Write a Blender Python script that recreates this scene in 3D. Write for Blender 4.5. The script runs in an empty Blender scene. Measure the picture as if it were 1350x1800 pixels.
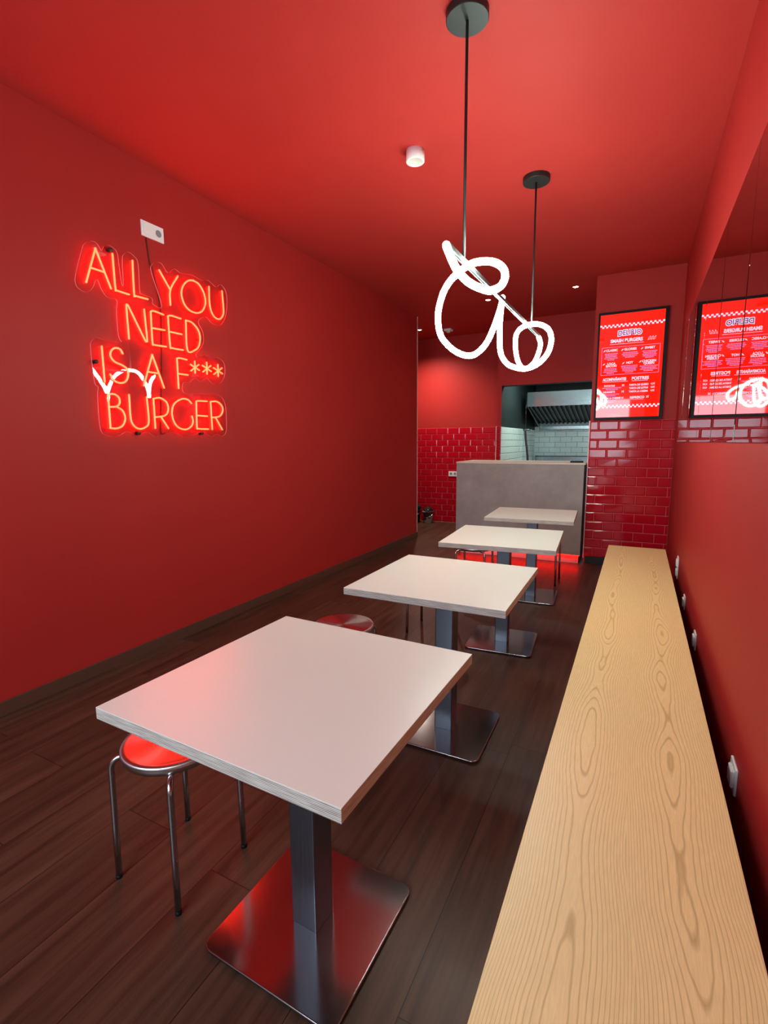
import bpy, bmesh, math, random
from mathutils import Vector, Matrix
random.seed(4)
C = bpy.context.scene.collection
SC = bpy.context.scene
R = math.radians

# ---------------------------------------------------------------- camera
cam_data = bpy.data.cameras.new('camera')
cam_data.sensor_fit = 'HORIZONTAL'
cam_data.sensor_width = 36.0
cam_data.lens = 861.326 / 1350 * 36.0
cam_data.clip_start = 0.02
cam = bpy.data.objects.new('camera', cam_data)
C.objects.link(cam)
right = Vector((0.88876, 0.45832, -0.00721))
down = Vector((0.05767, -0.1274, -0.99017))
fwd = Vector((-0.45473, 0.87961, -0.13966))
cam.matrix_world = Matrix(((right.x, -down.x, -fwd.x, 0.0),
                           (right.y, -down.y, -fwd.y, 0.0),
                           (right.z, -down.z, -fwd.z, 1.37),
                           (0, 0, 0, 1)))
SC.camera = cam

# ---------------------------------------------------------------- world, lights, exposure
SC.view_settings.view_transform = 'Standard'
SC.view_settings.look = 'None'
SC.view_settings.gamma = 1.0
SC.view_settings.use_curve_mapping = False
SC.view_settings.exposure = 0.08

LAMP = 82.0        # white tube lamp
NEON = 20.0         # red neon letters
STRIP = 34.0        # red LED strip under the counter
DAY = 80.0         # daylight through the shop window, W
SPOT = 110.0        # recessed spots, W
KITCHEN = 38.0     # kitchen light, W

w = bpy.data.worlds.new('world'); SC.world = w
w.use_nodes = True
bg = w.node_tree.nodes['Background']
bg.inputs[0].default_value = (0.75, 0.87, 1.0, 1)
bg.inputs[1].default_value = 0.5


def area(name, loc, rot, sx, sy, power, color):
    l = bpy.data.lights.new(name, 'AREA')
    l.shape = 'RECTANGLE'; l.size = sx; l.size_y = sy
    l.energy = power; l.color = color
    o = bpy.data.objects.new(name, l); C.objects.link(o)
    o.location = loc; o.rotation_euler = rot
    return o


area('window_daylight', (-0.98, -1.50, 1.65), (R(90), 0, 0), 1.45, 1.4, DAY, (0.72, 0.88, 1.0))
area('kitchen_ceiling_light', (-1.0, 7.95, 2.56), (0, 0, 0), 1.4, 0.5, KITCHEN, (0.84, 1.0, 0.93))

area('added_hood_fill', (-1.0, 8.95, 1.72), (R(20), 0, 0), 1.2, 0.12, KITCHEN * 0.09, (0.70, 0.95, 1.0))  # added fill below the hood, brightens the dark back tiles

# ---------------------------------------------------------------- materials


def mat(name, color, rough=0.5, metal=0.0, emit=None, estr=0.0, spec=0.5, coat=0.0, aniso=0.0):
    m = bpy.data.materials.new(name); m.use_nodes = True
    b = m.node_tree.nodes['Principled BSDF']
    b.inputs['Base Color'].default_value = (*color, 1)
    b.inputs['Roughness'].default_value = rough
    b.inputs['Metallic'].default_value = metal
    b.inputs['Specular IOR Level'].default_value = spec
    b.inputs['Coat Weight'].default_value = coat
    b.inputs['Coat Roughness'].default_value = 0.05
    b.inputs['Anisotropic'].default_value = aniso
    if emit:
        b.inputs['Emission Color'].default_value = (*emit, 1)
        b.inputs['Emission Strength'].default_value = estr
    return m


def nd(m, t, **kw):
    n = m.node_tree.nodes.new(t)
    for k, v in kw.items():
        setattr(n, k, v)
    return n


def lk(m, a, b):
    m.node_tree.links.new(a, b)


def math_node(m, op, a, b=None):
    n = nd(m, 'ShaderNodeMath', operation=op)
    for i, v in enumerate((a, b)):
        if v is None:
            continue
        if isinstance(v, (int, float)):
            n.inputs[i].default_value = v
        else:
            lk(m, v, n.inputs[i])
    return n.outputs[0]


def paint(name, color, rough=0.55):
    m = mat(name, color, rough, spec=0.22)
    b = m.node_tree.nodes['Principled BSDF']
    tc = nd(m, 'ShaderNodeTexCoord')
    nz = nd(m, 'ShaderNodeTexNoise'); nz.inputs['Scale'].default_value = 180
    nz.inputs['Detail'].default_value = 3
    lk(m, tc.outputs['Object'], nz.inputs['Vector'])
    bp = nd(m, 'ShaderNodeBump'); bp.inputs['Strength'].default_value = 0.10
    bp.inputs['Distance'].default_value = 0.002
    lk(m, nz.outputs[0], bp.inputs['Height']); lk(m, bp.outputs[0], b.inputs['Normal'])
    n2 = nd(m, 'ShaderNodeTexNoise'); n2.inputs['Scale'].default_value = 1.7
    lk(m, tc.outputs['Object'], n2.inputs['Vector'])
    mx = nd(m, 'ShaderNodeMix', data_type='RGBA')
    mx.inputs[6].default_value = (*[c * 0.93 for c in color], 1)
    mx.inputs[7].default_value = (*[c * 1.07 for c in color], 1)
    lk(m, n2.outputs[0], mx.inputs[0]); lk(m, mx.outputs[2], b.inputs['Base Color'])
    return m


M_WALL = paint('red_wall_paint', (0.37, 0.020, 0.017))
M_CEIL = paint('red_ceiling_paint', (0.45, 0.033, 0.027), 0.6)
M_DARK = paint('black_kitchen_paint', (0.018, 0.030, 0.030), 0.5)
M_BLACK = mat('black_metal', (0.010, 0.014, 0.014), 0.45)
M_BEZEL = mat('black_plastic', (0.005, 0.005, 0.006), 0.5, spec=0.15)
M_WHITE = mat('white_plastic', (0.80, 0.80, 0.80), 0.35)
M_TRIM = mat('light_tile_edging', (0.75, 0.55, 0.52), 0.35)
M_REDTILE = mat('red_glazed_tile', (0.43, 0.005, 0.015), 0.09, spec=0.28)
M_REDGROUT = mat('pink_grout', (0.62, 0.20, 0.19), 0.8)
M_WTILE = mat('white_glazed_tile', (0.66, 0.84, 0.78), 0.15)
M_WGROUT = mat('dark_grout', (0.12, 0.17, 0.17), 0.8)
M_STEEL = mat('brushed_stainless_steel', (0.55, 0.56, 0.58), 0.32, 1.0)
M_TUBE = mat('satin_steel_tube', (0.50, 0.50, 0.52), 0.22, 1.0)
M_HOOD = mat('kitchen_steel', (0.17, 0.21, 0.22), 0.25, 0.9)
M_BAFFLE = mat('dark_steel', (0.09, 0.12, 0.125), 0.4, 0.3)
M_BAR = mat('satin_aluminium', (0.16, 0.20, 0.20), 0.35, 0.9)
M_LAMP = mat('white_silicone_light_tube', (0.9, 0.9, 0.9), 0.5, emit=(0.83, 1.0, 0.88), estr=LAMP)
M_NEON = mat('red_neon_tube', (0.9, 0.3, 0.2), 0.4, emit=(1.0, 0.0165, 0.0032), estr=NEON)
M_STRIP = mat('red_led_strip', (0.9, 0.1, 0.1), 0.4, emit=(1.0, 0.003, 0.001), estr=STRIP)
M_SPOT = mat('glowing_spot_lens', (1, 1, 1), 0.4, emit=(1.0, 0.90, 0.72), estr=12.0)
M_LENS = mat('frosted_lens', (0.62, 0.66, 0.58), 0.3)
M_RIM = mat('cut_edge_glow_tint', (0.75, 0.42, 0.42), 0.3)  # pink base colour stands in for red light glowing in the sheet's edge
M_CABLE = mat('black_cable', (0.02, 0.008, 0.008), 0.5)
M_SCR_RED = mat('screen_red', (0.02, 0.0, 0.0), 0.03, emit=(1.0, 0.012, 0.004), estr=1.25)
M_SCR_WHITE = mat('screen_white', (0.02, 0.02, 0.02), 0.03, emit=(0.98, 0.80, 1.0), estr=1.0)
M_SCR_PINK = mat('screen_pink', (0.02, 0.0, 0.0), 0.03, emit=(1.0, 0.26, 0.58), estr=0.95)
M_SCR_PURPLE = mat('screen_purple', (0.02, 0.0, 0.02), 0.03, emit=(0.16, 0.05, 0.22), estr=1.0)
M_WOODEDGE = mat('pale_wood_board', (0.62, 0.47, 0.30), 0.5)
M_COUNTERTOP = mat('pale_counter_edge', (0.62, 0.56, 0.47), 0.4)
M_MIRROR = mat('mirror_silver', (0.62, 0.60, 0.62), 0.01, 1.0)
M_PLINTH = mat('pale_plinth', (0.48, 0.44, 0.44), 0.3)
M_BUCKET = mat('grey_plastic_bucket', (0.42, 0.40, 0.38), 0.5)
M_BAG = mat('black_plastic_bag', (0.012, 0.015, 0.018), 0.3)
M_FRAME = mat('dark_window_frame', (0.05, 0.05, 0.055), 0.4)


def glass_mat(name, tint=(1, 1, 1), ior=1.49):
    """Thin clear sheet: lets light straight through and mirrors by Fresnel."""
    m = bpy.data.materials.new(name); m.use_nodes = True
    nt = m.node_tree; nt.nodes.clear()
    out = nt.nodes.new('ShaderNodeOutputMaterial')
    mix = nt.nodes.new('ShaderNodeMixShader')
    tr = nt.nodes.new('ShaderNodeBsdfTransparent'); tr.inputs[0].default_value = (*tint, 1)
    gl = nt.nodes.new('ShaderNodeBsdfGlossy'); gl.inputs['Roughness'].default_value = 0.0
    lw = nt.nodes.new('ShaderNodeLayerWeight'); lw.inputs[0].default_value = 0.5
    pw = nt.nodes.new('ShaderNodeMath'); pw.operation = 'POWER'; pw.inputs[1].default_value = 4.0
    fr = nt.nodes.new('ShaderNodeMath'); fr.operation = 'MULTIPLY_ADD'; fr.inputs[1].default_value = 0.9; fr.inputs[2].default_value = ior * 0.03
    nt.links.new(lw.outputs['Facing'], pw.inputs[0]); nt.links.new(pw.outputs[0], fr.inputs[0])
    nt.links.new(fr.outputs[0], mix.inputs[0]); nt.links.new(tr.outputs[0], mix.inputs[1])
    nt.links.new(gl.outputs[0], mix.inputs[2]); nt.links.new(mix.outputs[0], out.inputs[0])
    return m


M_ACRYL = glass_mat('clear_acrylic', (0.97, 0.93, 0.93), 1.6)
M_GLASS = glass_mat('window_glass')


def floor_material():
    m = mat('dark_wood_look_planks', (0.05, 0.02, 0.012), 0.42, spec=0.3)
    b = m.node_tree.nodes['Principled BSDF']
    tc = nd(m, 'ShaderNodeTexCoord')
    sp = nd(m, 'ShaderNodeSeparateXYZ'); lk(m, tc.outputs['Object'], sp.inputs[0])
    x, y = sp.outputs[0], sp.outputs[1]
    W, L = 0.24, 1.2
    u = math_node(m, 'DIVIDE', math_node(m, 'ADD', x, 1.157 + 12 * W), W)
    row = math_node(m, 'FLOOR', u)
    # the plank joints: every second row is shifted by 0.3 m, the next pair by 0.32 m
    wn = nd(m, 'ShaderNodeTexWhiteNoise', noise_dimensions='1D'); lk(m, row, wn.inputs['W'])
    even = math_node(m, 'MODULO', row, 2.0)
    shift = math_node(m, 'ADD', math_node(m, 'MULTIPLY', even, -0.303), 0.152)
    big = math_node(m, 'MULTIPLY', math_node(m, 'GREATER_THAN', math_node(m, 'ABSOLUTE', math_node(m, 'SUBTRACT', row, 10.0)), 1.5), 0.47)
    v = math_node(m, 'DIVIDE', math_node(m, 'ADD', math_node(m, 'ADD', y, shift), math_node(m, 'MULTIPLY', big, wn.outputs[0])), L)
    plank = math_node(m, 'FLOOR', v)
    fu = math_node(m, 'SUBTRACT', u, row)
    fv = math_node(m, 'SUBTRACT', v, plank)
    eu = math_node(m, 'MULTIPLY', math_node(m, 'MINIMUM', fu, math_node(m, 'SUBTRACT', 1.0, fu)), W)
    ev = math_node(m, 'MULTIPLY', math_node(m, 'MINIMUM', fv, math_node(m, 'SUBTRACT', 1.0, fv)), L)
    edge = math_node(m, 'MINIMUM', eu, ev)
    joint = math_node(m, 'LESS_THAN', edge, 0.0013)
    cb = nd(m, 'ShaderNodeCombineXYZ'); lk(m, row, cb.inputs[0]); lk(m, plank, cb.inputs[1])
    wn2 = nd(m, 'ShaderNodeTexWhiteNoise', noise_dimensions='3D'); lk(m, cb.outputs[0], wn2.inputs['Vector'])
    # grain stretched along the plank
    mp = nd(m, 'ShaderNodeMapping'); mp.inputs['Scale'].default_value = (26, 1.6, 1)
    lk(m, tc.outputs['Object'], mp.inputs[0])
    ad = nd(m, 'ShaderNodeVectorMath', operation='ADD'); lk(m, mp.outputs[0], ad.inputs[0])
    sc = nd(m, 'ShaderNodeVectorMath', operation='SCALE'); lk(m, wn2.outputs['Color'], sc.inputs[0]); sc.inputs['Scale'].default_value = 30
    lk(m, sc.outputs[0], ad.inputs[1])
    nz = nd(m, 'ShaderNodeTexNoise'); nz.inputs['Scale'].default_value = 1.0
    nz.inputs['Detail'].default_value = 6; nz.inputs['Roughness'].default_value = 0.62
    lk(m, ad.outputs[0], nz.inputs['Vector'])
    cr = nd(m, 'ShaderNodeValToRGB')
    cr.color_ramp.elements[0].position = 0.30; cr.color_ramp.elements[0].color = (0.036, 0.017, 0.010, 1)
    cr.color_ramp.elements[1].position = 0.70; cr.color_ramp.elements[1].color = (0.098, 0.047, 0.028, 1)
    lk(m, nz.outputs[0], cr.inputs[0])
    hsv = nd(m, 'ShaderNodeHueSaturation'); lk(m, cr.outputs[0], hsv.inputs['Color'])
    lk(m, math_node(m, 'ADD', 0.86, math_node(m, 'MULTIPLY', wn2.outputs[0], 0.30)), hsv.inputs['Value'])
    mx = nd(m, 'ShaderNodeMix', data_type='RGBA'); lk(m, joint, mx.inputs[0])
    lk(m, hsv.outputs[0], mx.inputs[6]); mx.inputs[7].default_value = (0.012, 0.006, 0.004, 1)
    lk(m, mx.outputs[2], b.inputs['Base Color'])
    bp = nd(m, 'ShaderNodeBump'); bp.inputs['Strength'].default_value = 0.25; bp.inputs['Distance'].default_value = 0.002
    h = math_node(m, 'SUBTRACT', math_node(m, 'MULTIPLY', nz.outputs[0], 0.5), joint)
    lk(m, h, bp.inputs['Height']); lk(m, bp.outputs[0], b.inputs['Normal'])
    return m


def bench_material():
    m = mat('ash_veneer', (0.6, 0.42, 0.24), 0.42)
    b = m.node_tree.nodes['Principled BSDF']
    tc = nd(m, 'ShaderNodeTexCoord')
    sp = nd(m, 'ShaderNodeSeparateXYZ'); lk(m, tc.outputs['Object'], sp.inputs[0])
    x, y = sp.outputs[0], sp.outputs[1]

    def wob(scale_x, scale_y, amp, detail=2.0, seed=0.0):
        mp = nd(m, 'ShaderNodeMapping'); mp.inputs['Scale'].default_value = (scale_x, scale_y, 1)
        mp.inputs['Location'].default_value = (seed, seed * 1.7, seed)
        lk(m, tc.outputs['Object'], mp.inputs[0])
        n = nd(m, 'ShaderNodeTexNoise'); n.inputs['Scale'].default_value = 1.0; n.inputs['Detail'].default_value = detail
        lk(m, mp.outputs[0], n.inputs['Vector'])
        return math_node(m, 'MULTIPLY', math_node(m, 'SUBTRACT', n.outputs[0], 0.5), amp)

    def heart(xc, seed):
        cx = math_node(m, 'ADD', math_node(m, 'SUBTRACT', x, xc), wob(0.0, 1.3, 0.07, 1.0, seed + 5))
        d2 = math_node(m, 'SQRT', math_node(m, 'ADD', math_node(m, 'MULTIPLY', math_node(m, 'MULTIPLY', cx, cx), 1.0), 0.00035))
        hy = math_node(m, 'ADD', wob(1.0, 1.9, 0.13, 1.0, seed), wob(3.0, 5.0, 0.018, 2.0, seed + 3))
        return math_node(m, 'ADD', math_node(m, 'ADD', math_node(m, 'MULTIPLY', d2, 0.62), math_node(m, 'MULTIPLY', math_node(m, 'MULTIPLY', cx, cx), 8.0)), hy)

    v = math_node(m, 'MINIMUM', heart(-0.105, 2.3), heart(0.112, 7.9))
    v = math_node(m, 'ADD', v, wob(40.0, 9.0, 0.004, 2.0, 1.0))
    ph = math_node(m, 'MULTIPLY', v, 80.0)
    fr = math_node(m, 'FRACT', ph)
    # a growth ring: dark late wood fading off on one side
    ramp = nd(m, 'ShaderNodeValToRGB')
    e = ramp.color_ramp.elements
    e[0].position = 0.0; e[0].color = (0.76, 0.58, 0.26, 1)
    e[1].position = 1.0; e[1].color = (0.79, 0.61, 0.28, 1)
    a = e.new(0.12); a.color = (0.55, 0.395, 0.16, 1)
    a = e.new(0.30); a.color = (0.80, 0.625, 0.30, 1)
    lk(m, fr, ramp.inputs[0])
    # fine pores along the grain
    mp = nd(m, 'ShaderNodeMapping'); mp.inputs['Scale'].default_value = (420, 30, 1)
    lk(m, tc.outputs['Object'], mp.inputs[0])
    n = nd(m, 'ShaderNodeTexNoise'); n.inputs['Scale'].default_value = 1.0; n.inputs['Detail'].default_value = 2
    lk(m, mp.outputs[0], n.inputs['Vector'])
    hs = nd(m, 'ShaderNodeHueSaturation'); lk(m, ramp.outputs[0], hs.inputs['Color'])
    lk(m, math_node(m, 'ADD', 0.86, math_node(m, 'MULTIPLY', n.outputs[0], 0.28)), hs.inputs['Value'])
    lk(m, hs.outputs[0], b.inputs['Base Color'])
    bp = nd(m, 'ShaderNodeBump'); bp.inputs['Strength'].default_value = 0.12; bp.inputs['Distance'].default_value = 0.001
    lk(m, n.outputs[0], bp.inputs['Height']); lk(m, bp.outputs[0], b.inputs['Normal'])
    return m


def ply_material():
    m = mat('plywood_edge', (0.5, 0.4, 0.3), 0.5)
    b = m.node_tree.nodes['Principled BSDF']
    tc = nd(m, 'ShaderNodeTexCoord')
    sp = nd(m, 'ShaderNodeSeparateXYZ'); lk(m, tc.outputs['Object'], sp.inputs[0])
    mp = nd(m, 'ShaderNodeMapping'); mp.inputs['Scale'].default_value = (14, 14, 300)
    lk(m, tc.outputs['Object'], mp.inputs[0])
    n = nd(m, 'ShaderNodeTexNoise'); n.inputs['Scale'].default_value = 1.0; n.inputs['Detail'].default_value = 3
    lk(m, mp.outputs[0], n.inputs['Vector'])
    fr = math_node(m, 'FRACT', math_node(m, 'ADD', math_node(m, 'MULTIPLY', sp.outputs[2], 290.0), math_node(m, 'MULTIPLY', n.outputs[0], 0.5)))
    s = math_node(m, 'ABSOLUTE', math_node(m, 'SUBTRACT', fr, 0.5))
    t = math_node(m, 'ADD', math_node(m, 'MULTIPLY', s, 1.3), math_node(m, 'MULTIPLY', math_node(m, 'SUBTRACT', n.outputs[0], 0.5), 0.9))
    cr = nd(m, 'ShaderNodeValToRGB')
    cr.color_ramp.elements[0].position = 0.05; cr.color_ramp.elements[0].color = (0.16, 0.135, 0.12, 1)
    cr.color_ramp.elements[1].position = 0.50; cr.color_ramp.elements[1].color = (0.52, 0.47, 0.42, 1)
    lk(m, t, cr.inputs[0]); lk(m, cr.outputs[0], b.inputs['Base Color'])
    return m


def concrete_material():
    m = mat('grey_concrete_panel', (0.22, 0.20, 0.19), 0.55)
    b = m.node_tree.nodes['Principled BSDF']
    tc = nd(m, 'ShaderNodeTexCoord')
    n = nd(m, 'ShaderNodeTexNoise'); n.inputs['Scale'].default_value = 5.0; n.inputs['Detail'].default_value = 8
    n.inputs['Roughness'].default_value = 0.65
    lk(m, tc.outputs['Object'], n.inputs['Vector'])
    cr = nd(m, 'ShaderNodeValToRGB')
    cr.color_ramp.elements[0].position = 0.3; cr.color_ramp.elements[0].color = (0.26, 0.235, 0.22, 1)
    cr.color_ramp.elements[1].position = 0.7; cr.color_ramp.elements[1].color = (0.35, 0.32, 0.30, 1)
    lk(m, n.outputs[0], cr.inputs[0]); lk(m, cr.outputs[0], b.inputs['Base Color'])
    return m


def brushed(name, color, rough, axis_scale, radial=False, bump=0.05, aniso=0.6):
    m = mat(name, color, rough, 1.0, aniso=aniso)
    b = m.node_tree.nodes['Principled BSDF']
    if radial:
        tg = nd(m, 'ShaderNodeTangent', direction_type='RADIAL', axis='Z')
        lk(m, tg.outputs[0], b.inputs['Tangent'])
    else:
        tc = nd(m, 'ShaderNodeTexCoord')
        mp = nd(m, 'ShaderNodeMapping'); mp.inputs['Scale'].default_value = axis_scale
        lk(m, tc.outputs['Object'], mp.inputs[0])
        n = nd(m, 'ShaderNodeTexNoise'); n.inputs['Scale'].default_value = 1.0; n.inputs['Detail'].default_value = 2
        lk(m, mp.outputs[0], n.inputs['Vector'])
        mr = nd(m, 'ShaderNodeMapRange'); mr.inputs['To Min'].default_value = rough * 0.8; mr.inputs['To Max'].default_value = rough * 1.3
        lk(m, n.outputs[0], mr.inputs[0]); lk(m, mr.outputs[0], b.inputs['Roughness'])
        bp = nd(m, 'ShaderNodeBump'); bp.inputs['Strength'].default_value = bump; bp.inputs['Distance'].default_value = 0.0004
        lk(m, n.outputs[0], bp.inputs['Height']); lk(m, bp.outputs[0], b.inputs['Normal'])
    return m


M_FLOOR = floor_material()
M_ASH = bench_material()
M_PLY = ply_material()
M_CONC = concrete_material()
M_LAMINATE = mat('white_laminate', (0.69, 0.715, 0.655), 0.30, spec=0.5)
M_BASE = brushed('brushed_steel_plate', (0.36, 0.34, 0.35), 0.14, (6, 260, 1), bump=0.04, aniso=0.0)
M_POLE = brushed('brushed_steel_column', (0.19, 0.21, 0.25), 0.36, (260, 260, 3), bump=0.05, aniso=0.0)
M_SEAT = brushed('round_brushed_steel_seat', (0.62, 0.60, 0.60), 0.30, None, radial=True, aniso=0.85)
M_SKIRT = mat('wood_look_skirting', (0.085, 0.036, 0.022), 0.45)

# ---------------------------------------------------------------- mesh helpers


def obj(name, bm, m, parent=None, smooth=False, bevel=0.0, segs=2, recalc=True):
    if recalc:
        bmesh.ops.recalc_face_normals(bm, faces=bm.faces)
    me = bpy.data.meshes.new(name); bm.to_mesh(me); bm.free()
    for mm in (m if isinstance(m, (list, tuple)) else [m]):
        me.materials.append(mm)
    if smooth:
        for p in me.polygons:
            p.use_smooth = True
    o = bpy.data.objects.new(name, me); C.objects.link(o)
    if parent:
        o.parent = parent
    if bevel:
        md = o.modifiers.new('bevel', 'BEVEL'); md.width = bevel; md.segments = segs
        md.limit_method = 'ANGLE'; md.angle_limit = R(40)
        for p in me.polygons:
            p.use_smooth = True
        wn = o.modifiers.new('wn', 'WEIGHTED_NORMAL')
    return o


def thing(name, label, cat, loc=(0, 0, 0), rotz=0.0, group=None):
    o = bpy.data.objects.new(name, None); C.objects.link(o)
    o.empty_display_size = 0.1
    o.location = loc; o.rotation_euler = (0, 0, rotz)
    return tag(o, label, cat, group)


def tag(o, label, cat, group=None):
    o['label'] = label; o['category'] = cat
    if group:
        o['group'] = group
    return o


def struct(o):
    o['kind'] = 'structure'
    return o


def box(bm, x0, x1, y0, y1, z0, z1, mi=0):
    vs = [bm.verts.new((x, y, z)) for x in (x0, x1) for y in (y0, y1) for z in (z0, z1)]
    fs = [(0, 1, 3, 2), (4, 6, 7, 5), (0, 4, 5, 1), (2, 3, 7, 6), (0, 2, 6, 4), (1, 5, 7, 3)]
    out = []
    for f in fs:
        fc = bm.faces.new([vs[i] for i in f]); fc.material_index = mi; out.append(fc)
    return out


def boxes(*bs):
    bm = bmesh.new()
    for b in bs:
        box(bm, *b)
    return bm


def catmull(pts, n=8, closed=False):
    P = [Vector(p) for p in pts]
    out = []
    N = len(P)
    rng = range(N) if closed else range(N - 1)
    for i in rng:
        if closed:
            a, b, c, d = P[(i - 1) % N], P[i], P[(i + 1) % N], P[(i + 2) % N]
        else:
            b, c = P[i], P[i + 1]
            a = P[i - 1] if i > 0 else b * 2 - c
            d = P[i + 2] if i + 2 < N else c * 2 - b
        for k in range(n):
            t = k / n
            out.append(0.5 * ((2 * b) + (c - a) * t + (2 * a - 5 * b + 4 * c - d) * t * t + (3 * b - a - 3 * c + d) * t ** 3))
    if not closed:
        out.append(P[-1])
    return out


def tube(bm, pts, r, segs=12, cap_round=True, mi=0):
    P = [Vector(p) for p in pts]
    rr = [r] * len(P)
    if cap_round:
        t0 = (P[0] - P[1]).normalized(); t1 = (P[-1] - P[-2]).normalized()
        head = [(P[0] + t0 * r * math.sin(a), r * math.cos(a)) for a in (R(80), R(55), R(28))]
        tail = [(P[-1] + t1 * r * math.sin(a), r * math.cos(a)) for a in (R(28), R(55), R(80))]
        P = [h[0] for h in head] + P + [h[0] for h in tail]
        rr = [h[1] for h in head] + rr + [h[1] for h in tail]
    T = []
    for i in range(len(P)):
        a = P[max(i - 1, 0)]; b = P[min(i + 1, len(P) - 1)]
        T.append((b - a).normalized())
    up = Vector((0, 0, 1)) if abs(T[0].z) < 0.9 else Vector((1, 0, 0))
    n = (up - T[0] * up.dot(T[0])).normalized()
    rings = []
    for i, p in enumerate(P):
        n = (n - T[i] * n.dot(T[i])).normalized()
        b = T[i].cross(n)
        rings.append([bm.verts.new(p + (n * math.cos(2 * math.pi * k / segs) + b * math.sin(2 * math.pi * k / segs)) * rr[i]) for k in range(segs)])
    for i in range(len(rings) - 1):
        for k in range(segs):
            f = bm.faces.new((rings[i][k], rings[i][(k + 1) % segs], rings[i + 1][(k + 1) % segs], rings[i + 1][k]))
            f.smooth = True; f.material_index = mi
    bm.faces.new(rings[0][::-1]).material_index = mi
    bm.faces.new(rings[-1]).material_index = mi


def lathe(bm, prof, segs=40, cx=0.0, cy=0.0, mi=0, smooth=True):
    """prof: list of (radius, z) from one end to the other; radius 0 closes."""
    rings = []
    for r, z in prof:
        if r <= 1e-6:
            rings.append([bm.verts.new((cx, cy, z))])
        else:
            rings.append([bm.verts.new((cx + r * math.cos(2 * math.pi * k / segs), cy + r * math.sin(2 * math.pi * k / segs), z)) for k in range(segs)])
    for a, b in zip(rings, rings[1:]):
        for k in range(segs):
            j = (k + 1) % segs
            if len(a) == 1 and len(b) == 1:
                continue
            if len(a) == 1:
                f = bm.faces.new((a[0], b[j], b[k]))
            elif len(b) == 1:
                f = bm.faces.new((a[k], a[j], b[0]))
            else:
                f = bm.faces.new((a[k], a[j], b[j], b[k]))
            f.smooth = smooth; f.material_index = mi


def rounded_rect(w, d, r, n=8):
    out = []
    for cx, cy, a0 in ((w / 2 - r, d / 2 - r, 0), (-w / 2 + r, d / 2 - r, 90), (-w / 2 + r, -d / 2 + r, 180), (w / 2 - r, -d / 2 + r, 270)):
        for k in range(n + 1):
            a = R(a0 + 90 * k / n)
            out.append((cx + r * math.cos(a), cy + r * math.sin(a)))
    return out


def prism(bm, outline, z0, z1, mi_side=0, mi_cap=0):
    lo = [bm.verts.new((x, y, z0)) for x, y in outline]
    hi = [bm.verts.new((x, y, z1)) for x, y in outline]
    n = len(lo)
    for i in range(n):
        bm.faces.new((lo[i], lo[(i + 1) % n], hi[(i + 1) % n], hi[i])).material_index = mi_side
    bm.faces.new(hi).material_index = mi_cap
    bm.faces.new(lo[::-1]).material_index = mi_cap


def tiles(name, frame, U, V, mats, parent, tw=0.2, th=0.1, starts=(0.087, 0.18), from_top=True, bev=0.011, dep=0.007, gap=0.0035):
    """Bevelled metro tiles. frame(u, v, d) -> point, d out of the wall."""
    bm = bmesh.new()

    def quad(ps, mi):
        f = bm.faces.new([bm.verts.new(frame(*p)) for p in ps]); f.material_index = mi
    quad([(0, 0, 0.0015), (U, 0, 0.0015), (U, V, 0.0015), (0, V, 0.0015)], 1)
    rows = []
    v = V; k = 0
    while v > 0.015:
        rows.append((max(v - th, 0.0), v, k)); v -= th; k += 1
    for v0, v1, k in rows:
        us = [0.0]
        u = starts[k % 2]
        while u < U - 0.012:
            us.append(u); u += tw
        us.append(U)
        for a, b in zip(us, us[1:]):
            a2, b2, c2, d2 = a + gap / 2, b - gap / 2, v0 + gap / 2, v1 - gap / 2
            if b2 - a2 < 0.008 or d2 - c2 < 0.008:
                continue
            be = min(bev, (b2 - a2) * 0.3, (d2 - c2) * 0.3)
            o = [(a2, c2), (b2, c2), (b2, d2), (a2, d2)]
            i = [(a2 + be, c2 + be), (b2 - be, c2 + be), (b2 - be, d2 - be), (a2 + be, d2 - be)]
            jit = [random.uniform(-0.0006, 0.0006) for _ in range(4)]
            ob = [bm.verts.new(frame(p[0], p[1], 0.001)) for p in o]
            om = [bm.verts.new(frame(p[0], p[1], 0.004)) for p in o]
            im = [bm.verts.new(frame(p[0], p[1], dep + jit[q])) for q, p in enumerate(i)]
            for q in range(4):
                z = (q + 1) % 4
                bm.faces.new((ob[q], ob[z], om[z], om[q])).material_index = 0
                bm.faces.new((om[q], om[z], im[z], im[q])).material_index = 0
            bm.faces.new(im).material_index = 0
    return obj(name, bm, mats, parent)


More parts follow.
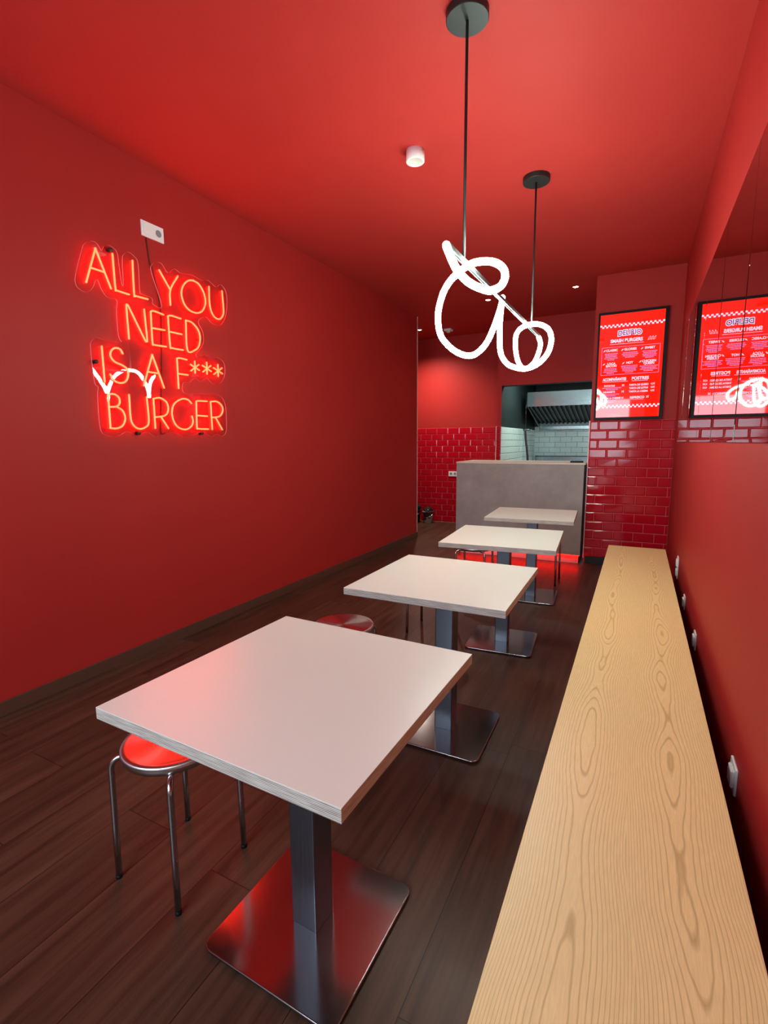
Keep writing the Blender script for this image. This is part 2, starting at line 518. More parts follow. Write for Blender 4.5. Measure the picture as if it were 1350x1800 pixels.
def text_bm(body, size, off=0.0, sx=1.0):
    """Lettering as a flat mesh centred on the origin in the XY plane."""
    cu = bpy.data.curves.new('lettering', 'FONT')
    cu.body = body; cu.size = size; cu.offset = off
    cu.align_x = 'CENTER'; cu.align_y = 'CENTER'
    o = bpy.data.objects.new('lettering', cu); C.objects.link(o)
    dg = bpy.context.evaluated_depsgraph_get()
    me = bpy.data.meshes.new_from_object(o.evaluated_get(dg))
    out = ([(v.co.x * sx, v.co.y) for v in me.vertices], [tuple(p.vertices) for p in me.polygons])
    bpy.data.objects.remove(o); bpy.data.meshes.remove(me); bpy.data.curves.remove(cu)
    return out
LETTERS=[
('A',[[(1.801, 2.267), (1.867, 2.453), (1.871, 2.457), (1.875, 2.455), (1.947, 2.271)], [(1.836, 2.353), (1.908, 2.352)]]),
('L',[[(1.973, 2.469), (1.975, 2.281), (1.985, 2.27), (2.061, 2.267)]]),
('L',[[(2.101, 2.471), (2.096, 2.279), (2.109, 2.27), (2.188, 2.271)]]),
('Y',[[(2.289, 2.471), (2.366, 2.37)], [(2.432, 2.475), (2.365, 2.37), (2.358, 2.276)]]),
('O',[[(2.565, 2.484), (2.519, 2.471), (2.477, 2.433), (2.455, 2.385), (2.457, 2.343), (2.478, 2.301), (2.52, 2.276), (2.578, 2.274), (2.626, 2.298), (2.656, 2.347), (2.658, 2.396), (2.639, 2.441), (2.604, 2.474), (2.565, 2.482)]]),
('U',[[(2.7, 2.479), (2.697, 2.375), (2.71, 2.314), (2.741, 2.28), (2.786, 2.277), (2.821, 2.311), (2.83, 2.359), (2.824, 2.481)]]),
('N',[[(2.038, 2.007), (2.037, 2.187), (2.046, 2.201), (2.056, 2.188), (2.146, 2.022), (2.157, 2.015), (2.164, 2.026), (2.158, 2.203)]]),
('E',[[(2.299, 2.202), (2.228, 2.209), (2.207, 2.201), (2.204, 2.186), (2.202, 2.012), (2.215, 2.0), (2.303, 2.003)], [(2.204, 2.101), (2.3, 2.106)]]),
('E',[[(2.435, 2.206), (2.358, 2.209), (2.336, 2.2), (2.333, 2.189), (2.335, 2.015), (2.352, 2.002), (2.438, 2.003)], [(2.334, 2.104), (2.435, 2.105)]]),
('D',[[(2.476, 2.202), (2.475, 2.009), (2.541, 2.019), (2.578, 2.054), (2.592, 2.11), (2.578, 2.161), (2.528, 2.2), (2.476, 2.204)]]),
('I',[[(1.86, 1.932), (1.86, 1.734)]]),
('S',[[(1.988, 1.912), (1.973, 1.935), (1.94, 1.936), (1.915, 1.914), (1.91, 1.884), (1.933, 1.857), (1.982, 1.842), (2.011, 1.821), (2.012, 1.782), (1.991, 1.748), (1.956, 1.737), (1.919, 1.748), (1.899, 1.78)]]),
('A',[[(2.117, 1.738), (2.188, 1.923), (2.193, 1.928), (2.197, 1.924), (2.265, 1.738)], [(2.153, 1.825), (2.232, 1.825)]]),
('F',[[(2.464, 1.943), (2.403, 1.946), (2.384, 1.938), (2.383, 1.927), (2.381, 1.745)], [(2.383, 1.841), (2.466, 1.842)]]),
('*',[[(2.532, 1.942), (2.53, 1.863)], [(2.494, 1.916), (2.568, 1.886)], [(2.566, 1.924), (2.495, 1.874)]]),
('*',[[(2.64, 1.949), (2.638, 1.869)], [(2.599, 1.923), (2.678, 1.892)], [(2.676, 1.931), (2.601, 1.879)]]),
('*',[[(2.745, 1.947), (2.743, 1.864)], [(2.703, 1.92), (2.786, 1.888)], [(2.783, 1.928), (2.704, 1.875)]]),
('B',[[(1.874, 1.664), (1.872, 1.471)], [(1.874, 1.664), (1.912, 1.668), (1.941, 1.65), (1.943, 1.619), (1.922, 1.597), (1.874, 1.591)], [(1.922, 1.596), (1.959, 1.573), (1.972, 1.53), (1.953, 1.487), (1.915, 1.468), (1.871, 1.468)]]),
('U',[[(2.009, 1.671), (2.008, 1.536), (2.024, 1.489), (2.061, 1.468), (2.104, 1.478), (2.133, 1.516), (2.131, 1.666)]]),
('R',[[(2.179, 1.661), (2.178, 1.475)], [(2.179, 1.661), (2.227, 1.67), (2.276, 1.646), (2.286, 1.599), (2.259, 1.559), (2.179, 1.544)], [(2.227, 1.548), (2.278, 1.476)]]),
('G',[[(2.481, 1.653), (2.451, 1.675), (2.401, 1.676), (2.339, 1.641), (2.316, 1.592), (2.32, 1.535), (2.353, 1.488), (2.413, 1.471), (2.465, 1.491), (2.486, 1.528), (2.479, 1.564)]]),
('E',[[(2.622, 1.676), (2.544, 1.673), (2.525, 1.667), (2.524, 1.653), (2.518, 1.492), (2.531, 1.479), (2.62, 1.478)], [(2.522, 1.571), (2.618, 1.57)]]),
('R',[[(2.656, 1.676), (2.658, 1.478)], [(2.656, 1.676), (2.717, 1.68), (2.761, 1.654), (2.769, 1.616), (2.736, 1.575), (2.657, 1.561)], [(2.696, 1.564), (2.755, 1.478)]]),
]
OUTLINE=[(1.852, 2.5), (1.817, 2.476), (1.798, 2.44), (1.75, 2.295), (1.747, 2.239), (1.774, 2.218), (1.807, 2.218), (1.841, 2.249), (1.862, 2.294), (1.877, 2.296), (1.892, 2.256), (1.924, 2.22), (1.983, 2.218), (1.976, 2.151), (1.976, 2.015), (1.988, 1.978), (1.894, 1.974), (1.839, 1.976), (1.806, 1.952), (1.798, 1.903), (1.804, 1.729), (1.823, 1.701), (1.815, 1.648), (1.814, 1.467), (1.845, 1.429), (1.919, 1.422), (1.983, 1.451), (2.044, 1.43), (2.121, 1.449), (2.177, 1.424), (2.249, 1.438), (2.323, 1.45), (2.398, 1.426), (2.49, 1.436), (2.575, 1.458), (2.648, 1.428), (2.707, 1.443), (2.752, 1.429), (2.801, 1.46), (2.811, 1.569), (2.806, 1.667), (2.759, 1.724), (2.632, 1.726), (2.524, 1.722), (2.427, 1.721), (2.428, 1.785), (2.483, 1.795), (2.532, 1.829), (2.578, 1.812), (2.641, 1.841), (2.688, 1.811), (2.766, 1.819), (2.817, 1.882), (2.816, 1.969), (2.753, 1.998), (2.701, 1.986), (2.64, 1.998), (2.572, 1.976), (2.556, 1.996), (2.621, 2.07), (2.63, 2.153), (2.591, 2.221), (2.66, 2.267), (2.719, 2.234), (2.796, 2.238), (2.854, 2.308), (2.877, 2.408), (2.871, 2.491), (2.823, 2.528), (2.774, 2.498), (2.704, 2.524), (2.642, 2.51), (2.551, 2.519), (2.466, 2.504), (2.414, 2.517), (2.361, 2.477), (2.317, 2.52), (2.273, 2.514), (2.236, 2.481), (2.241, 2.426), (2.298, 2.254), (2.232, 2.252), (2.226, 2.287), (2.155, 2.294), (2.143, 2.313), (2.145, 2.468), (2.123, 2.503), (2.084, 2.516), (2.05, 2.491), (2.039, 2.451), (2.034, 2.319), (2.023, 2.327), (2.015, 2.429), (2.008, 2.493), (1.967, 2.514), (1.929, 2.498), (1.913, 2.47), (1.887, 2.5)]
SCREWS=[(1.969, 2.493), (1.828, 1.844), (2.064, 1.441), (2.569, 1.448), (2.603, 2.101)]
CABLE=[(2.232, 2.65), (2.236, 2.594), (2.248, 2.503), (2.264, 2.468), (2.298, 2.283), (2.299, 2.11), (2.262, 1.684), (2.241, 1.477), (2.247, 1.442), (2.275, 1.445)]

# ================================================================ THE SETTING
XL, XR, ZC = -2.82, 0.32, 3.09
YF, YLE, YP, YK, YB = -1.6, 6.5, 5.88, 7.34, 7.94      # front, left wall's end, pillar, kitchen wall, back recess
XREC = -4.6
XO0, XO1, ZO = -1.835, -0.598, 2.185                   # kitchen opening
YKB = 10.0

struct(obj('floor', boxes((XREC - 0.15, XR + 0.15, YF - 1.5, YKB + 0.15, -0.1, 0.0)), M_FLOOR))
struct(obj('ceiling', boxes((XREC - 0.15, XR + 0.15, YF - 0.15, YB + 0.15, ZC, ZC + 0.12)), M_CEIL))
struct(obj('wall_left', boxes((XL - 0.25, XL, YF, YLE, 0, ZC)), M_WALL))
struct(obj('wall_right', boxes((XR, XR + 0.15, YF, YKB, 0, ZC)), M_WALL))
struct(obj('wall_recess', boxes((XREC - 0.15, XREC, YF, YB, 0, ZC)), M_WALL))
wb = struct(obj('wall_back', boxes((XREC, -1.90, YB, YB + 0.15, 0, ZC)), M_WALL))
wk = struct(obj('wall_kitchen', boxes((-1.90, -1.87, YK, YB, 0, ZC), (-1.87, XO0, YK, YK + 0.004, 0, ZC), (-1.87, XO1, YK + 0.012, YK + 0.15, 2.73, ZC), (XO0, XO1, YK, YK + 0.012, ZO, ZC),
                                      (XO1, -0.49, YK, YK + 0.15, 0, ZC), (-0.49, XR, YK, YK + 0.15, ZO, ZC)), M_WALL))
wp = struct(obj('wall_pillar', boxes((-0.49, XR, YP, YP + 0.25, 0, ZC), (-0.49, -0.34, YP + 0.25, YK, 0, ZC)), M_WALL))
# kitchen behind the opening
struct(obj('wall_kitchen_left', boxes((-1.868, XO0, YK + 0.006, YKB, 0, 2.7)), M_DARK))
struct(obj('wall_kitchen_back', boxes((-1.868, XR, YKB, YKB + 0.15, 0, 2.7)), M_DARK))
struct(obj('ceiling_kitchen', boxes((-1.868, XR, YK + 0.015, YKB + 0.15, 2.602, 2.72)), M_DARK))
struct(obj('trim_1', boxes((XO0, XO1, YK + 0.014, YK + 0.15, ZO - 0.001, 2.6)), M_DARK))

# shop front behind the camera, with its window
struct(obj('wall_front', boxes((XL - 0.25, XL + 0.15, YF - 0.15, YF, 0, ZC), (0.12, XR + 0.15, YF - 0.15, YF, 0, ZC),
                               (XL + 0.15, 0.12, YF - 0.15, YF, 2.75, ZC), (XL + 0.15, 0.12, YF - 0.15, YF, 0, 0.15)), M_WALL))
wi = struct(obj('window_1', boxes((XL + 0.16, 0.11, YF - 0.10, YF - 0.085, 0.16, 2.74)), M_GLASS))
fr = [(XL + 0.15, XL + 0.21, YF - 0.13, YF - 0.05, 0.15, 2.75), (0.06, 0.12, YF - 0.13, YF - 0.05, 0.15, 2.75),
      (XL + 0.21, 0.06, YF - 0.13, YF - 0.05, 0.15, 0.21), (XL + 0.21, 0.06, YF - 0.13, YF - 0.05, 2.69, 2.75),
      (-1.30, -1.24, YF - 0.13, YF - 0.05, 0.21, 2.69)]
obj('window_frame', boxes(*fr), M_FRAME, wi)

# tiles
tiles('tile_cladding', lambda u, v, d: (-0.49 + u, YP - d, 0.088 + v), XR + 0.49, 1.50, (M_REDTILE, M_REDGROUT), wp)
tiles('tile_cladding', lambda u, v, d: (XREC + u, YB - d, v), -1.905 - XREC, 1.612, (M_REDTILE, M_REDGROUT), wb, starts=(0.125, 0.03))
tiles('tile_cladding', lambda u, v, d: (-1.896 + u, YK - d, v), XO0 + 1.896, 1.60, (M_REDTILE, M_REDGROUT), wk, starts=(0.2, 0.2))
kl = bpy.data.objects['wall_kitchen_left']; kb = bpy.data.objects['wall_kitchen_back']
tiles('tile_cladding', lambda u, v, d: (XO0 + d, YK + 0.006 + u, v), YKB - YK, 1.595, (M_WTILE, M_WGROUT), kl, bev=0.006)
tiles('tile_cladding', lambda u, v, d: (XO0 + u, YKB - d, v), 1.9, 1.66, (M_WTILE, M_WGROUT), kb, bev=0.006, starts=(0.09, 0.19))
struct(obj('trim_2', boxes((-0.500, -0.489, YP - 0.011, YP + 0.01, 0.06, 1.592)), M_TRIM))
struct(obj('trim_3', boxes((-1.907, -1.896, YK - 0.011, YK + 0.01, 0.0, 1.604)), M_TRIM))
struct(obj('trim_4', boxes((XL - 0.006, XL + 0.004, YLE - 0.003, YLE + 0.007, 0.075, ZC)), M_TRIM))
struct(obj('trim_5', boxes((-0.475, XR, YP - 0.022, YP, 0.0, 0.086)), M_BLACK))
struct(obj('baseboard_left', boxes((XL, XL + 0.011, YF, YLE + 0.011, 0, 0.075), (XL - 0.25, XL, YLE, YLE + 0.011, 0, 0.075)), M_SKIRT, bevel=0.002))
struct(obj('baseboard_right', boxes((XR - 0.011, XR, YF, YP - 0.022, 0, 0.075)), M_SKIRT))

# ================================================================ THE COUNTER
ct = thing('service_counter', 'grey concrete-look service counter glowing red underneath, in front of the kitchen opening', 'counter', (-1.235, 6.05, 0))
def cbx(*bs):
    bm = bmesh.new()
    for b in bs:
        box(bm, b[0] + 1.235, b[1] + 1.235, b[2] - 6.05, b[3] - 6.05, b[4], b[5])
    return bm
obj('front_panel', cbx((-1.968, -0.515, 5.75, 5.78, 0.105, 1.118), (-1.968, -1.938, 5.78, 6.40, 0.105, 1.118)), M_CONC, ct, bevel=0.002)
obj('side_panel', cbx((-0.515, -0.503, 5.768, 6.40, 0.105, 1.118)), M_BEZEL, ct)
obj('countertop', cbx((-1.972, -0.503, 5.746, 6.42, 1.118, 1.136)), M_COUNTERTOP, ct, bevel=0.002)
obj('plinth', cbx((-1.93, -0.54, 5.83, 6.38, 0.0, 0.105)), M_PLINTH, ct)
st = bmesh.new(); box(st, -1.955 + 1.235, -0.53 + 1.235, 5.800 - 6.05, 5.812 - 6.05, 0.090, 0.102)
obj('led_strip', st, M_STRIP, ct)['label'] = 'glowing red light strip'
dv = bmesh.new(); prism(dv, rounded_rect(0.135, 0.075, 0.012), 0, 0.018)
o = obj('handheld_device', dv, M_BEZEL, bevel=0.003); o.location = (-0.61, 5.90, 1.136)
tag(o, 'small flat black handheld device lying on the right end of the counter', 'device')

# ================================================================ TABLES
def make_table(label, tx, ty, trot, bx, by, first=None):
    t = thing('pedestal_table', label, 'table', (bx, by, 0), trot, 'white pedestal tables in a row')
    if first:
        for ch in first.children:
            c = ch.copy(); C.objects.link(c); c.parent = t
            if ch.name.startswith('table_top'):
                d = Vector((tx - bx, ty - by, 0)); d.rotate(Matrix.Rotation(-trot, 3, 'Z')); c.location = d
        return t
    bm = bmesh.new()
    a = 0.350
    prism(bm, [(-a, -a), (a, -a), (a, a), (-a, a)], 0.7205, 0.7488, 0, 0)
    top = obj('table_top', bm, [M_PLY, M_LAMINATE], t)
    # laminate faces are the upper sheet
    bm = bmesh.new(); bm.from_mesh(top.data)
    for v in [(0.7488, 0.750), ]:
        prism(bm, [(-a, -a), (a, -a), (a, a), (-a, a)], v[0], v[1], 1, 1)
    bm.to_mesh(top.data); bm.free()
    d = Vector((tx - bx, ty - by, 0)); d.rotate(Matrix.Rotation(-trot, 3, 'Z')); top.location = d
    bm = bmesh.new(); prism(bm, rounded_rect(0.435, 0.435, 0.030), 0.005, 0.0145)
    obj('base_plate', bm, M_BASE, t, bevel=0.0035, segs=3)
    bm = bmesh.new(); prism(bm, rounded_rect(0.41, 0.41, 0.03), 0.0, 0.005); obj('base_gap_shadow', bm, M_BLACK, t)  # black slab drawn as the shadow gap under the raised plate
    bm = bmesh.new(); prism(bm, rounded_rect(0.085, 0.085, 0.005, 3), 0.0145, 0.712)
    obj('pole', bm, M_POLE, t, smooth=False, bevel=0.001)
    bm = bmesh.new(); prism(bm, rounded_rect(0.30, 0.30, 0.02), 0.712, 0.7205)
    obj('top_bracket', bm, M_BLACK, t)
    return t

T1 = make_table('nearest white square table, tinted pink by the neon, on a steel pedestal', -0.760, 0.997, R(-1.2), -0.763, 1.010)
T2 = make_table('second nearest white square table, between the pink-tinted one and the stool-less middle', -0.757, 2.101, R(0.6), -0.757, 2.10, T1)
T3 = make_table('third white square table from the camera, turned slightly, its pedestal beside the bench', -0.761, 3.215, R(4.0), -0.768, 3.255, T1)
T4 = make_table('farthest white square table, close in front of the grey counter', -0.788, 4.350, R(3.6), -0.790, 4.375, T1)
T1['label'] = 'nearest white square table, tinted pink by the red neon'
T2['label'] = 'white square table second from the camera, directly behind the pink-tinted one'
T3['label'] = 'white square table third from the camera, second in front of the grey counter'

# ================================================================ STOOLS
def make_stool(label, x, y, rot, first=None):
    t = thing('stool', label, 'stool', (x, y, 0), rot, 'round steel stools')
    if first:
        for ch in first.children:
            c = ch.copy(); C.objects.link(c); c.parent = t
        return t
    bm = bmesh.new()
    prof = [(0, 0.4470), (0.06, 0.4470), (0.115, 0.4475), (0.140, 0.4490), (0.148, 0.4500), (0.154, 0.4485), (0.1575, 0.4440),
            (0.1585, 0.436), (0.1575, 0.426), (0.153, 0.4195), (0.148, 0.418), (0.146, 0.421), (0.144, 0.428), (0, 0.428)]
    lathe(bm, prof, 64)
    obj('seat', bm, M_SEAT, t)
    for k in range(4):
        a = R(45 + 90 * k)
        d = Vector((math.cos(a), math.sin(a), 0))
        pts = [d * 0.03 + Vector((0, 0, 0.4145)), d * 0.145 + Vector((0, 0, 0.4145))]
        rb = 0.035
        cx = 0.152
        for q in range(1, 9):
            b = R(90 - 90 * q / 8)
            pts.append(d * (cx + rb * math.cos(b)) + Vector((0, 0, 0.4145 - rb + rb * math.sin(b))))
        pts.append(d * 0.190 + Vector((0, 0, 0.18)))
        pts.append(d * 0.192 + Vector((0, 0, 0.012)))
        bm = bmesh.new(); tube(bm, pts, 0.0095, 14, cap_round=False)
        lg = obj('leg', bm, M_TUBE, t)
        bm = bmesh.new(); lathe(bm, [(0, 0.0), (0.009, 0.0), (0.0098, 0.002), (0.0098, 0.013), (0, 0.013)], 14, d.x * 0.192, d.y * 0.192)
        obj('foot_cap', bm, M_BEZEL, lg)
    return t

def copy_tree(o, parent):
    c = o.copy(); C.objects.link(c); c.parent = parent
    for ch in o.children:
        copy_tree(ch, c)
    return c

def stool_copy(label, x, y, rot):
    t = thing('stool', label, 'stool', (x, y, 0), rot, 'round steel stools')
    for ch in list(S1.children):
        copy_tree(ch, t)
    return t

S1 = make_stool('round steel stool with seat glowing red, tucked under the nearest table', -1.262, 0.978, R(0))
stool_copy('round brushed steel stool with bare grey seat, behind the nearest table', -1.300, 2.050, R(14))
stool_copy('steel stool of which only thin legs show under the second nearest table', -1.29, 3.245, R(0))
stool_copy('steel stool with arched leg tops showing under the third table before the glowing counter', -1.27, 4.23, R(0))
stool_copy('steel stool on the right, its two legs standing behind the third table near the bench', -0.775, 4.925, R(0))

# ================================================================ BENCH
be = thing('bench', 'long pale ash wood bench running along the right wall', 'bench', (0.03, 1.9, 0))
bm = bmesh.new(); box(bm, -0.221, 0.222, -3.3, 2.85, 0.412, 0.450)
obj('seat_board', bm, M_ASH, be, bevel=0.0015)
bm = bmesh.new(); box(bm, -0.165, -0.140, -3.2, 2.80, 0.0, 0.412)
obj('front_board', bm, M_WOODEDGE, be)
for yy in (-3.15, -1.2, 0.75, 2.70):
    bm = bmesh.new(); box(bm, -0.140, 0.190, yy, yy + 0.03, 0.0, 0.412)
    obj('support', bm, M_WOODEDGE, be)

# ================================================================ WALL SOCKETS
def socket_r(label, y, z, gang=1):
    t = thing('wall_socket', label, 'socket', (XR, y, z), 0, 'white sockets along the right wall above the bench')
    hh = 0.0425 * gang
    bm = bmesh.new()
    box(bm, -0.007, 0.0, -0.0425, 0.0425, -hh, hh)
    obj('cover_plate', bm, M_WHITE, t, bevel=0.002)
    for g in range(gang):
        zc = (g - (gang - 1) / 2) * 0.075
        bm = bmesh.new()
        box(bm, -0.015, -0.007, -0.028, 0.028, zc - 0.028, zc + 0.028)
        bmesh.ops.bevel(bm, geom=bm.edges[:], offset=0.003, segments=2, affect='EDGES')
        s = obj('socket_insert', bm, M_WHITE, t)
        bm = bmesh.new(); lathe(bm, [(0, 0), (0.019, 0), (0.0205, 0.0012), (0.0215, 0.0)], 28)
        bm.transform(Matrix.Translation((-0.0152, 0, zc)) @ Matrix.Rotation(R(-90), 4, 'Y'))
        obj('socket_ring', bm, M_LENS, s)
    return t
socket_r('nearest white socket on the right wall beside the bench', 1.715, 0.349)
socket_r('second white socket from the camera, low on the right wall', 2.905, 0.340)
socket_r('third white socket from the camera, low on the right wall', 3.59, 0.341)
socket_r('tall double white socket at the far end of the bench on the right wall', 4.30, 0.405, 2)

t = thing('wall_socket', 'white horizontal socket plate with cable, above the neon sign', 'socket', (XL, 2.282, 2.703))
bm = bmesh.new(); box(bm, 0, 0.009, -0.081, 0.081, -0.046, 0.046); obj('cover_plate', bm, M_WHITE, t, bevel=0.002)
bm = bmesh.new(); box(bm, 0.009, 0.012, -0.068, 0.004, -0.029, 0.029); obj('blank_insert', bm, M_WHITE, t, bevel=0.001)
bm = bmesh.new(); box(bm, 0.009, 0.011, 0.010, 0.068, -0.029, 0.029); s = obj('socket_insert', bm, M_WHITE, t, bevel=0.001)
bm = bmesh.new(); lathe(bm, [(0.0, 0.0), (0.017, 0.0), (0.0215, 0.0015)], 28)
bm.transform(Matrix.Translation((0.0113, 0.039, 0)) @ Matrix.Rotation(R(90), 4, 'Y'))
obj('socket_ring', bm, mat('grey_socket_well', (0.22, 0.26, 0.30), 0.4), s)

t = thing('wall_socket', 'small white double socket on the red tiles left of the counter', 'socket', (-2.775, YB - 0.008, 0.842))
bm = bmesh.new(); box(bm, -0.078, 0.078, -0.010, 0, -0.042, 0.042); obj('cover_plate', bm, M_WHITE, t, bevel=0.002)
for sx in (-0.036, 0.036):
    bm = bmesh.new(); lathe(bm, [(0.0, 0.0), (0.019, 0.0), (0.022, 0.002)], 24)
    bm.transform(Matrix.Translation((sx, -0.0106, 0)) @ Matrix.Rotation(R(90), 4, 'X'))
    obj('socket_insert', bm, bpy.data.materials['grey_socket_well'], t)

# ================================================================ NEON SIGN
NX = 0.035
ns = thing('neon_sign', 'red neon lettering sign on a clear acrylic sheet, mounted on the left wall', 'sign', (XL, 2.3, 1.95))
ol = catmull([(0, y - 2.3, z - 1.95) for y, z in OUTLINE], 4, closed=True)
bm = bmesh.new()
n = len(ol)
from mathutils.geometry import delaunay_2d_cdt
res = delaunay_2d_cdt([Vector((p.y, p.z)) for p in ol], [], [list(range(n))], 1, 1e-6)
A = [bm.verts.new((NX - 0.011, v.x, v.y)) for v in res[0]]
B = [bm.verts.new((NX - 0.006, v.x, v.y)) for v in res[0]]
for f in res[2]:
    bm.faces.new([A[i] for i in f]).material_index = 0
    bm.faces.new([B[i] for i in reversed(f)]).material_index = 0
cnt = {}
for f in res[2]:
    for i in range(len(f)):
        e = tuple(sorted((f[i], f[(i + 1) % len(f)]))); cnt[e] = cnt.get(e, 0) + 1
for (i, j), c in cnt.items():
    if c == 1:
        bm.faces.new((A[i], B[i], B[j], A[j])).material_index = 1
obj('acrylic_sheet', bm, [M_ACRYL, M_RIM], ns)['label'] = 'clear acrylic backing sheet'
for ch, strokes in LETTERS:
    bm = bmesh.new()
    for s in strokes:
        pts = [(NX, y - 2.3, z - 1.95) for y, z in s]
        if len(pts) > 2:
            pts = catmull(pts, 6)
        tube(bm, pts, 0.0055, 8)
    obj('asterisk' if ch == '*' else 'letter', bm, M_NEON, ns)
for y, z in SCREWS:
    bm = bmesh.new(); lathe(bm, [(0, 0), (0.011, 0), (0.011, 0.028), (0.009, 0.031), (0, 0.031)], 20)
    bm.transform(Matrix.Translation((0.001, y - 2.3, z - 1.95)) @ Matrix.Rotation(R(90), 4, 'Y'))
    obj('mounting_screw', bm, M_BLACK, ns)
bm = bmesh.new(); tube(bm, catmull([(0.006, y - 2.3, z - 1.95) for y, z in CABLE], 5), 0.0028, 8)
obj('power_cable', bm, M_CABLE, ns)

# ================================================================ PENDANT LAMP
LY = 2.9
pl = thing('pendant_lamp', 'white glowing looped tube lamp hanging from the ceiling on two black rods', 'lamp', (-0.71, LY, ZC))
PATH = [(-0.716, 1.932, 2.134), (-0.709, 1.984, 2.093), (-0.697, 2.027, 2.060), (-0.666, 2.077, 2.027), (-0.624, 2.125, 2.009),
        (-0.594, 2.154, 2.006), (-0.564, 2.190, 2.029), (-0.554, 2.223, 2.073), (-0.573, 2.254, 2.122), (-0.623, 2.290, 2.165),
        (-0.686, 2.328, 2.190), (-0.752, 2.366, 2.202), (-0.824, 2.413, 2.192), (-0.893, 2.460, 2.167), (-0.951, 2.513, 2.122),
        (-0.999, 2.580, 2.043), (-1.007, 2.646, 1.954), (-0.966, 2.700, 1.892), (-0.916, 2.741, 1.860), (-0.872, 2.772, 1.855),
        (-0.833, 2.804, 1.881), (-0.798, 2.849, 1.944), (-0.773, 2.917, 2.058), (-0.760, 2.976, 2.164), (-0.760, 3.002, 2.208),
        (-0.770, 3.024, 2.186), (-0.790, 3.077, 2.110), (-0.806, 3.134, 2.022), (-0.811, 3.190, 1.929), (-0.783, 3.229, 1.869),
        (-0.735, 3.261, 1.842), (-0.671, 3.299, 1.835), (-0.609, 3.339, 1.864), (-0.559, 3.386, 1.930), (-0.544, 3.429, 2.014),
        (-0.563, 3.464, 2.086), (-0.613, 3.493, 2.133), (-0.678, 3.524, 2.155), (-0.753, 3.559, 2.152), (-0.800, 3.588, 2.123),
        (-0.817, 3.617, 2.072), (-0.817, 3.664, 1.982), (-0.795, 3.700, 1.912), (-0.758, 3.725, 1.895), (-0.710, 3.761, 1.940),
        (-0.686, 3.798, 2.019), (-0.683, 3.827, 2.083), (-0.701, 3.850, 2.130)]
o0 = Vector((-0.71, LY, ZC))
bm = bmesh.new(); tube(bm, catmull([Vector(p) - o0 for p in PATH], 5), 0.0155, 14)
obj('light_tube', bm, M_LAMP, pl)['label'] = 'glowing white looped tube'
bm = bmesh.new()
for dx in (-0.006, 0.006):
    a = Vector((-0.716 + dx, 1.94, 2.140)) - o0; b = Vector((-0.700 + dx, 3.845, 2.137)) - o0
    w_ = 0.0035; h_ = 0.009
    vs = []
    for p in (a, b):
        vs += [bm.verts.new(p + Vector((sx * w_, 0, sz * h_))) for sx, sz in ((-1, -1), (1, -1), (1, 1), (-1, 1))]
    for q in range(4):
        bm.faces.new((vs[q], vs[(q + 1) % 4], vs[4 + (q + 1) % 4], vs[4 + q]))
    bm.faces.new(vs[:4][::-1]); bm.faces.new(vs[4:])
obj('cross_bar', bm, M_BAR, pl)
for (x, y) in ((-0.716, 2.150), (-0.700, 3.570)):
    bm = bmesh.new(); lathe(bm, [(0, 0), (0.086, 0), (0.086, -0.030), (0.084, -0.032), (0, -0.032)], 56, x + 0.71, y - LY, smooth=False)
    c = obj('canopy', bm, M_BLACK, pl)
    bm = bmesh.new(); tube(bm, [(x + 0.71, y - LY, -0.03), (x + 0.71, y - LY, 2.148 - ZC)], 0.0062, 12, cap_round=False)
    obj('rod', bm, M_BLACK, pl)

# ================================================================ CEILING FITTINGS
t = thing('ceiling_downlight', 'white surface-mounted cylinder downlight, switched off, on the open ceiling', 'lamp', (-1.285, 2.925, ZC))
bm = bmesh.new(); lathe(bm, [(0, 0), (0.055, 0), (0.055, -0.060), (0.053, -0.062), (0.043, -0.062), (0.041, -0.056)], 48)
obj('body', bm, M_WHITE, t)
bm = bmesh.new(); lathe(bm, [(0.042, -0.057), (0.025, -0.0575), (0.02, -0.054), (0.0, -0.053)], 48); obj('lens', bm, M_LENS, t)

SPOTS = [(-0.734, 6.146, 'small glowing recessed spot in the ceiling left of the menu screen'),
         (-1.740, 6.173, 'small glowing recessed spot in the ceiling seen within the looped lamp'),
         (-3.105, 7.247, 'small glowing recessed spot in the ceiling beyond the left wall corner')]
for i, (x, y, lb) in enumerate(SPOTS):
    t = thing('recessed_spotlight', lb, 'lamp', (x, y, ZC), 0, 'recessed ceiling spots')
    bm = bmesh.new(); lathe(bm, [(0.040, 0), (0.040, -0.003), (0.031, -0.004), (0.030, 0)], 32); obj('trim_ring', bm, M_CEIL, t)
    bm = bmesh.new(); lathe(bm, [(0.030, -0.001), (0.018, -0.006), (0, -0.008)], 24); obj('lens', bm, M_SPOT, t)
    l = bpy.data.lights.new('spot_beam', 'SPOT'); l.energy = SPOT * (1.7 if i == 2 else 0.13); l.spot_size = R(140); l.spot_blend = 0.9
    l.color = (1.0, 0.90, 0.76); l.shadow_soft_size = 0.03
    lo = bpy.data.objects.new('spot_beam', l); C.objects.link(lo); lo.parent = t; lo.location = (0, 0, -0.02)
t = thing('ceiling_detector', 'small white box detector on the ceiling behind the lamp loop', 'detector', (-2.70, 7.42, ZC))
bm = bmesh.new(); box(bm, -0.055, 0.055, -0.055, 0.055, -0.030, 0); obj('housing', bm, M_WHITE, t, bevel=0.004)
bm = bmesh.new(); lathe(bm, [(0.034, -0.030), (0.030, -0.045), (0.015, -0.054), (0, -0.056)], 24); obj('dome', bm, M_LENS, t)

